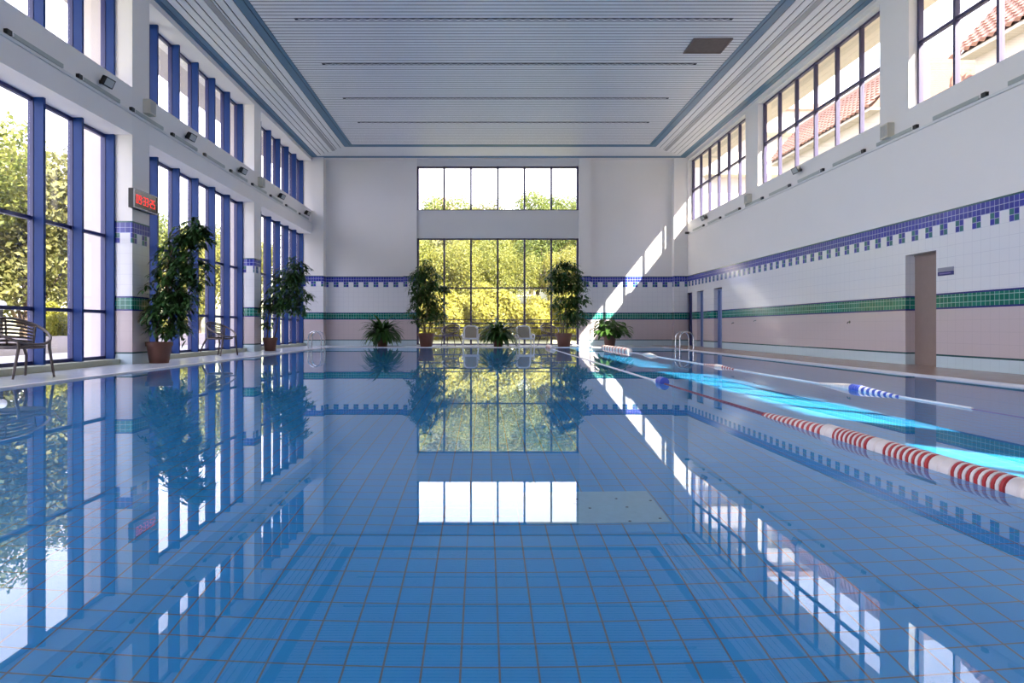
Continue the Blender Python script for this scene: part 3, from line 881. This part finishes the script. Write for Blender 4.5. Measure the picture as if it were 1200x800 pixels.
lane('lane_rope', 'white lane rope with a blue and white float, further right', 4.30, S, [(2.2,6.0,-.004,'ropepur'),(6.0,24.68,.008,'rope')])

# ================================================================ OUTSIDE
b = MB()
b.add([(-90,34,-.12),(90,34,-.12),(-90,48,1.6),(90,48,1.6),(-90,78,6.5),(90,78,6.5),(-90,130,9),(90,130,9)],
      [(0,1,3,2),(2,3,5,4),(4,5,7,6)])
for (xa, xb, ya, yb) in ((-90,-7.72,-60,34),(8.5,90,-60,34),(-7.72,8.5,-60,-2.3),(-7.72,8.5,27.78,34)):
    b.add([(xa,ya,-.12),(xb,ya,-.12),(xb,yb,-.12),(xa,yb,-.12)], [(0,1,2,3)])
tag(b.build('ground_outside', M['ground']), 'grassy slope rising behind the pool hall', 'ground', kind='structure')
tag(MB().box(-12.5,-7.7,-20,60,-.15,-.04).box(-7.7,9,27.8,31.5,-.15,-.04).build('paving_floor', M['paving']), 'pale paved path outside the left windows', 'paving', kind='structure')
tag(MB().box(-13.0,-12.7,-20,60,-.1,.45).build('wall_garden', M['hwall2']), 'low pale garden wall along the path outside', 'wall', kind='structure')

# garden lamp seen through the left window
gl = thing('garden_lamp', 'white globe garden lamp on a post outside the nearest left window', 'lamp', (-12.98, 18.4, .45))
MB().tube([(0,0,0),(0,0,.75)], .04, 10).build('post', M['black'], gl)
MB().sphere((0,0,.86), .13).build('globe', M['globe'], gl, smooth=True)

# railing outside the far window
rl = thing('railing', 'dark horizontal bar railing outside the far window', 'railing', (.6, 27.95, -.04))
for z in (.41, .74):
    MB().box(-3.3,3.3,-.02,.02,z-.025,z+.025).build('rail', M['bronze'], rl)
for i in range(7): MB().box(-3.3+1.1*i-.02,-3.3+1.1*i+.02,.021,.06,0,.80).build('post', M['bronze'], rl)

# trees
def make_tree(kind, seed, mk, H, Rr, nl, ls):
    R = random.Random(seed)
    t = thing('tree', '', 'tree')
    b = MB(); pts = [Vector((R.uniform(-.1,.1)*i*.4, R.uniform(-.1,.1)*i*.4, H*.62*i/6)) for i in range(7)]
    b.tube(pts, [.17-.018*i for i in range(7)], 8)
    lob = []
    for k in range(15):
        a = R.uniform(0,2*pi); z = H*R.uniform(.28,.88); f = sin(pi*min(1,max(0,(z/H-.12)/.95)))**.6
        rr = Rr*f*R.uniform(.3,.75)
        c = Vector((cos(a)*rr, sin(a)*rr, z)); lob.append((c, Rr*R.uniform(.34,.52)))
        q = pts[min(6, max(1, int(z/H*6)-1))]
        b.tube([q, q.lerp(c,.6)+Vector((0,0,.15)), c], [.07,.045,.02], 5)
    lob.append((Vector((0,0,H*.84)), Rr*.42)); lob.append((Vector((0,0,H*.6)), Rr*.6))
    b.build('trunk', M['bark'], t)
    b = MB(); per = nl//len(lob)
    for c, r in lob:
        for j in range(per):
            u = Vector((R.gauss(0,1),R.gauss(0,1),R.gauss(0,1))).normalized()
            p = c + u*r*R.uniform(.45,1.05)**.7
            p.z = max(p.z, H*.14)
            nrm = (u + Vector((R.gauss(0,.7),R.gauss(0,.7),R.gauss(0,.7)+.3))).normalized()
            s1 = nrm.cross(Vector((R.gauss(0,1),R.gauss(0,1),R.gauss(0,1)))).normalized(); s2 = nrm.cross(s1)
            L = ls*R.uniform(.7,1.3); W = L*.55
            b.add([p-s1*L*.5, p-s2*W*.5+nrm*W*.08, p+s1*L*.5, p+s2*W*.5+nrm*W*.08], [(0,1,2,3)])
    b.build('crown', M[mk], t)
    return t
protos = [make_tree(0, 101, 'tree1', 7.0, 2.9, 15000, .19), make_tree(1, 102, 'tree2', 7.4, 2.7, 15000, .19), make_tree(2, 103, 'tree3', 6.6, 3.0, 15000, .19)]
def gz(y):
    if y < 34: return -.12
    if y < 48: return -.12+(y-34)/14*1.72
    if y < 78: return 1.6+(y-48)/30*4.9
    return 6.5+(y-78)/52*2.5
KN = ['yellow-green','mid-green','olive']
R = random.Random(77)
tl = []
# far hillside rows: (x, y, scale, kind)
for y0, xs, s0 in ((40.0, [-7.5,-4.2,-1.0,2.0,5.2,8.6], .74), (45.5, [-10.5,-6.4,-2.6,.8,4.1,7.6,11], .88), (52, [-13,-8.6,-4.2,-.2,3.6,7.6,12], .98), (61, [-15,-10,-2.6,.9,4.6,9.8,15], 1.16)):
    for i, x in enumerate(xs):
        k = R.choice([0,0,0,1,2]) if y0 < 60 else R.choice([1,1,0,2])
        tl.append((x+R.uniform(-.6,.6), y0+R.uniform(-.8,.8), s0*R.uniform(.9,1.12), k, 'far'))
# left garden
for x, y, s, k in ((-15.6,19.2,1.02,1),(-15.8,23.6,1.06,2),(-15.2,28.0,.92,1),(-16.2,32.5,.86,0),(-15.4,37.0,.84,0),(-16.5,41.5,.86,1),(-19.5,21.5,1.0,2),(-19.8,27,.95,1),(-20,34,.9,0),(-15.4,14.6,.95,2),(-15.8,46,.8,0)):
    tl.append((x, y, s, k, 'left'))
for x, y, s, k in ((19.5,13.5,1.75,1),(20.5,20.5,1.7,2),(20,8.5,1.75,1)):
    tl.append((x, y, s, k, 'right'))
used = [False]*3
far_i = 0
fx = sorted([q for q in tl if q[4] == 'far'], key=lambda q: q[1])
cnt = {}
DEP = ['row nearest the railing','second row uphill','third row uphill','skyline row']
COLN = ['first from the left','second from the left','third from the left','fourth from the left','fifth from the left','sixth from the left','seventh from the left']
for q in tl:
    x, y, s, k, where = q
    if not used[k]: o = protos[k]; used[k] = True
    else: o = copy_tree(protos[k])
    o.location = (x, y, gz(y)-.03); o.rotation_euler = (0,0,R.uniform(0,6.28)); o.scale = (s*R.uniform(.95,1.1), s*R.uniform(.95,1.1), s)
    i = cnt.get(where, 0); cnt[where] = i+1
    if where == 'far':
        nrow = [6,7,7,7]; r_ = 0; j = i
        while j >= nrow[r_]: j -= nrow[r_]; r_ += 1
        lb = '%s tree beyond the far window, %s, %s' % (KN[k], DEP[r_], COLN[j])
        g = 'trees on the hillside'
    elif where == 'left':
        lb = '%s garden tree outside the left windows, %s' % (KN[k], ['second nearest the camera','third nearest the camera','fourth along the path','fifth along the path','sixth along the path','seventh along the path','nearest of the back row','middle of the back row','farthest of the back row','nearest the camera','farthest along the path'][i])
        g = 'trees in the left garden'
    else:
        lb = '%s tree behind the terracotta roof, %s' % (KN[k], ['middle one','farthest one','nearest one'][i]); g = 'trees behind the terracotta roof'
    tag(o, lb, 'tree', g)

R = random.Random(5)
sh0 = None
for i in range(9):
    if sh0 is None:
        sh0 = thing('shrub', '', 'shrub'); Rr_ = random.Random(9)
        b = MB()
        for k in range(5): b.tube([(0,0,0),(.35*cos(k*1.3),.35*sin(k*1.3),.9),(.6*cos(k*1.3),.6*sin(k*1.3),1.7)], [.05,.035,.015], 5)
        b.build('stem', M['bark'], sh0)
        b = MB()
        for j in range(9000):
            u = Vector((Rr_.gauss(0,1),Rr_.gauss(0,1),Rr_.gauss(0,1))).normalized()
            rad = Rr_.uniform(.4,1.05)**.6*(1+.18*sin(5*u.x+3*u.z)*cos(4*u.y))
            p = Vector((u.x*1.5*rad, u.y*1.1*rad, 1.15+u.z*1.15*rad))
            nrm = (u+Vector((Rr_.gauss(0,.7),Rr_.gauss(0,.7),Rr_.gauss(0,.7)+.3))).normalized()
            s1 = nrm.cross(Vector((Rr_.gauss(0,1),Rr_.gauss(0,1),Rr_.gauss(0,1)))).normalized(); s2 = nrm.cross(s1)
            L_ = .16*Rr_.uniform(.7,1.3)
            b.add([p-s1*L_*.5,p-s2*L_*.28+nrm*L_*.05,p+s1*L_*.5,p+s2*L_*.28+nrm*L_*.05],[(0,1,2,3)])
        b.build('crown', M['shrub'], sh0); o = sh0
    else: o = copy_tree(sh0)
    x = -8.4+2.25*i+R.uniform(-.2,.2)
    o.location = (x, 36.0+R.uniform(-.3,.6), gz(36)-.05); o.rotation_euler = (0,0,R.uniform(0,.6)); f = R.uniform(.9,1.25); o.scale = (f*.95,f*.95,f)
    tag(o, 'yellow-green shrub in the row beyond the railing, %s from the left' % ['first','second','third','fourth','fifth','sixth','seventh','eighth','ninth'][i], 'shrub', 'row of shrubs beyond the railing')
for i, (x, y, f) in enumerate(((-14.0,15.6,.8),(-14.2,18.6,.9),(-14.0,22.2,.85),(-14.3,26.5,.9),(-14.1,31.5,.9))):
    o = copy_tree(sh0); o.location = (x, y, -.13); o.rotation_euler = (0,0,1.57+.2*i); o.scale = (f*.8,f*.6,f*.8)
    tag(o, 'shrub behind the low garden wall outside the left windows, %s from the camera' % ['first','second','third','fourth','fifth'][i], 'shrub', 'shrubs along the garden wall')
# neighbour building with steep tiled roof, seen through the right clerestory
def tiled_building(ya, yb, label):
  nb = thing('building', label, 'building', (13.6, 0, -.1), group='terracotta-roofed buildings')
  UP = .75
  MB().box(.25, 6, ya+.2, yb-.2, 0, 8.4).build('wall', M['hwall'], nb)
  b = MB()
  rows = 9
  for i in range(rows):
    f0, f1 = i/rows, (i+1)/rows
    x0, z0 = -.2+1.6*f0, 7.75+UP+1.75*f0; x1, z1 = -.2+1.6*f1, 7.75+UP+1.75*f1
    yy = ya
    while yy < yb:
        w = .30
        b.add([(x0-.05,yy,z0+.02),(x0-.09,yy+w/2,z0+.07),(x0-.05,yy+w,z0+.02),(x1,yy,z1),(x1-.04,yy+w/2,z1+.05),(x1,yy+w,z1),(x0,yy+w/2,z0-.04)],
              [(0,1,4,3),(1,2,5,4),(0,6,1),(1,6,2)])
        yy += w
  b.build('roof_tiles', M['rooft'], nb)
  MB().poly_prism([(-.15,ya+.1),(6,ya+.1),(6,yb-.1),(-.15,yb-.1)], 7.62+UP, 7.72+UP).build('eave', M['hwall'], nb)
  b = MB(); b.add([(-.1,ya+.1,7.73+UP),(1.4,ya+.1,9.45+UP),(6,ya+.1,9.45+UP),(6,ya+.1,7.73+UP),(-.1,yb,7.73+UP),(1.4,yb,9.45+UP),(6,yb,9.45+UP),(6,yb,7.73+UP)], [(0,1,2,3),(7,6,5,4),(0,4,5,1),(1,5,6,2)])
  b.build('roof', M['rooft'], nb)
  MB().tube([(1.4,ya,9.56+UP),(1.4,yb+.1,9.56+UP)], .12, 8).build('ridge', M['rooft2'], nb)
tiled_building(-8, 19.4, 'pale building with terracotta roof outside the nearest right window')
tiled_building(23.6, 32.2, 'pale building with terracotta roof outside the middle right window')
tag(MB().box(8.37, 9.27, YB, 28.4, 7.36, 7.6).build('roof_eave', M['eave']), 'beige eave over the outside of the right windows', 'eave', kind='structure')
# pale block further off on the right
ab = thing('building', 'pale rendered block beyond the far right window', 'building', (15.5, 40, -.1))
MB().box(-2.5, 8, 0, 12, 0, 13.5).build('wall', M['hwall2'], ab)
b = MB()
for i in range(5): b.box(-2.7, 8.2, -.9, .0, 2.4+i*2.4, 2.55+i*2.4)
b.build('balcony', M['hwall'], ab)
MB().box(-2.8, 8.3, -.4, 12.3, 13.5, 13.8).build('roof', M['rooft2'], ab)
# two houses on the hill
def house(x, y, z, w, d, h, rh, rz, label):
    t = thing('house', label, 'house', (x, y, z), rz)
    MB().box(-w/2,w/2,-d/2,d/2,-2,h).build('wall', M['hwall2'], t)
    b = MB(); e = .35
    b.add([(-w/2-e,-d/2-e,h-.15),(w/2+e,-d/2-e,h-.15),(w/2+e,d/2+e,h-.15),(-w/2-e,d/2+e,h-.15),(0,-d/2-e,h+rh),(0,d/2+e,h+rh)],
          [(0,1,4),(2,3,5),(0,4,5,3),(1,2,5,4),(0,3,2,1)])
    b.build('roof', M['rooft2'], t)
    for sx in (-1,1):
        MB().box(sx*w/4-.45,sx*w/4+.45,-d/2-.04,-d/2,h*.45,h*.8).build('window', M['hwin'], t)
house(-5.0, 72, gz(72), 5.5, 7, 6.2, 2.2, .3, 'white house with pinkish roof on the skyline, left side of the far window')
house(-.8, 80, gz(80), 6.0, 7, 4.9, 2.6, -.4, 'white gabled house on the skyline behind the middle trees')

# ================================================================ LIGHT, SKY, CAMERA
w = bpy.data.worlds.new('sky'); sc.world = w; w.use_nodes = True
T = w.node_tree; T.nodes.clear()
out = T.nodes.new('ShaderNodeOutputWorld'); bg = T.nodes.new('ShaderNodeBackground')
tc = T.nodes.new('ShaderNodeTexCoord'); sp = T.nodes.new('ShaderNodeSeparateXYZ')
T.links.new(tc.outputs['Generated'], sp.inputs[0])
el = NX(T, sp.outputs[2]).max(0.0).pow(.6)
T.links.new(mixc(T, el, (1.0,.97,1.05), (.84,.85,1.08)), bg.inputs['Color'])
bg.inputs['Strength'].default_value = 2.2
T.links.new(bg.outputs[0], out.inputs[0])

sun_d = Vector((-.80, 1.0, -1.01)).normalized()
L = bpy.data.lights.new('sun', 'SUN'); L.energy = 11.0; L.angle = radians(.6); L.color = (1.0,.93,.80)
so = bpy.data.objects.new('sun', L); COL.objects.link(so)
so.rotation_euler = sun_d.to_track_quat('-Z', 'Y').to_euler(); so.location = (30,-30,40)
try:
    L.cycles.is_caustics_light = True
    water.cycles.is_caustics_caster = True
    basin.cycles.is_caustics_receiver = True
except Exception as e:
    print('caustics', e)

cam = bpy.data.cameras.new('camera'); co = bpy.data.objects.new('camera', cam); COL.objects.link(co)
cam.sensor_width = 36; cam.lens = 24; cam.sensor_fit = 'HORIZONTAL'
cam.shift_x = 34/1200; cam.shift_y = -16/1200
cam.clip_start = .05; cam.clip_end = 500
co.location = (0,0,CAMZ); co.rotation_euler = (pi/2,0,0)
sc.camera = co

cy = sc.cycles
cy.max_bounces = 14; cy.diffuse_bounces = 6; cy.glossy_bounces = 6; cy.transmission_bounces = 8; cy.transparent_max_bounces = 24
cy.caustics_reflective = True; cy.caustics_refractive = True
cy.sample_clamp_indirect = 8.0; cy.blur_glossy = .3
cy.use_denoising = True
try: cy.denoiser = 'OPENIMAGEDENOISE'
except Exception: pass
vs = sc.view_settings
sc.display_settings.display_device = 'sRGB'
vs.view_transform = 'Standard'; vs.look = 'None'; vs.exposure = 1.32; vs.gamma = 1.0; vs.use_curve_mapping = False
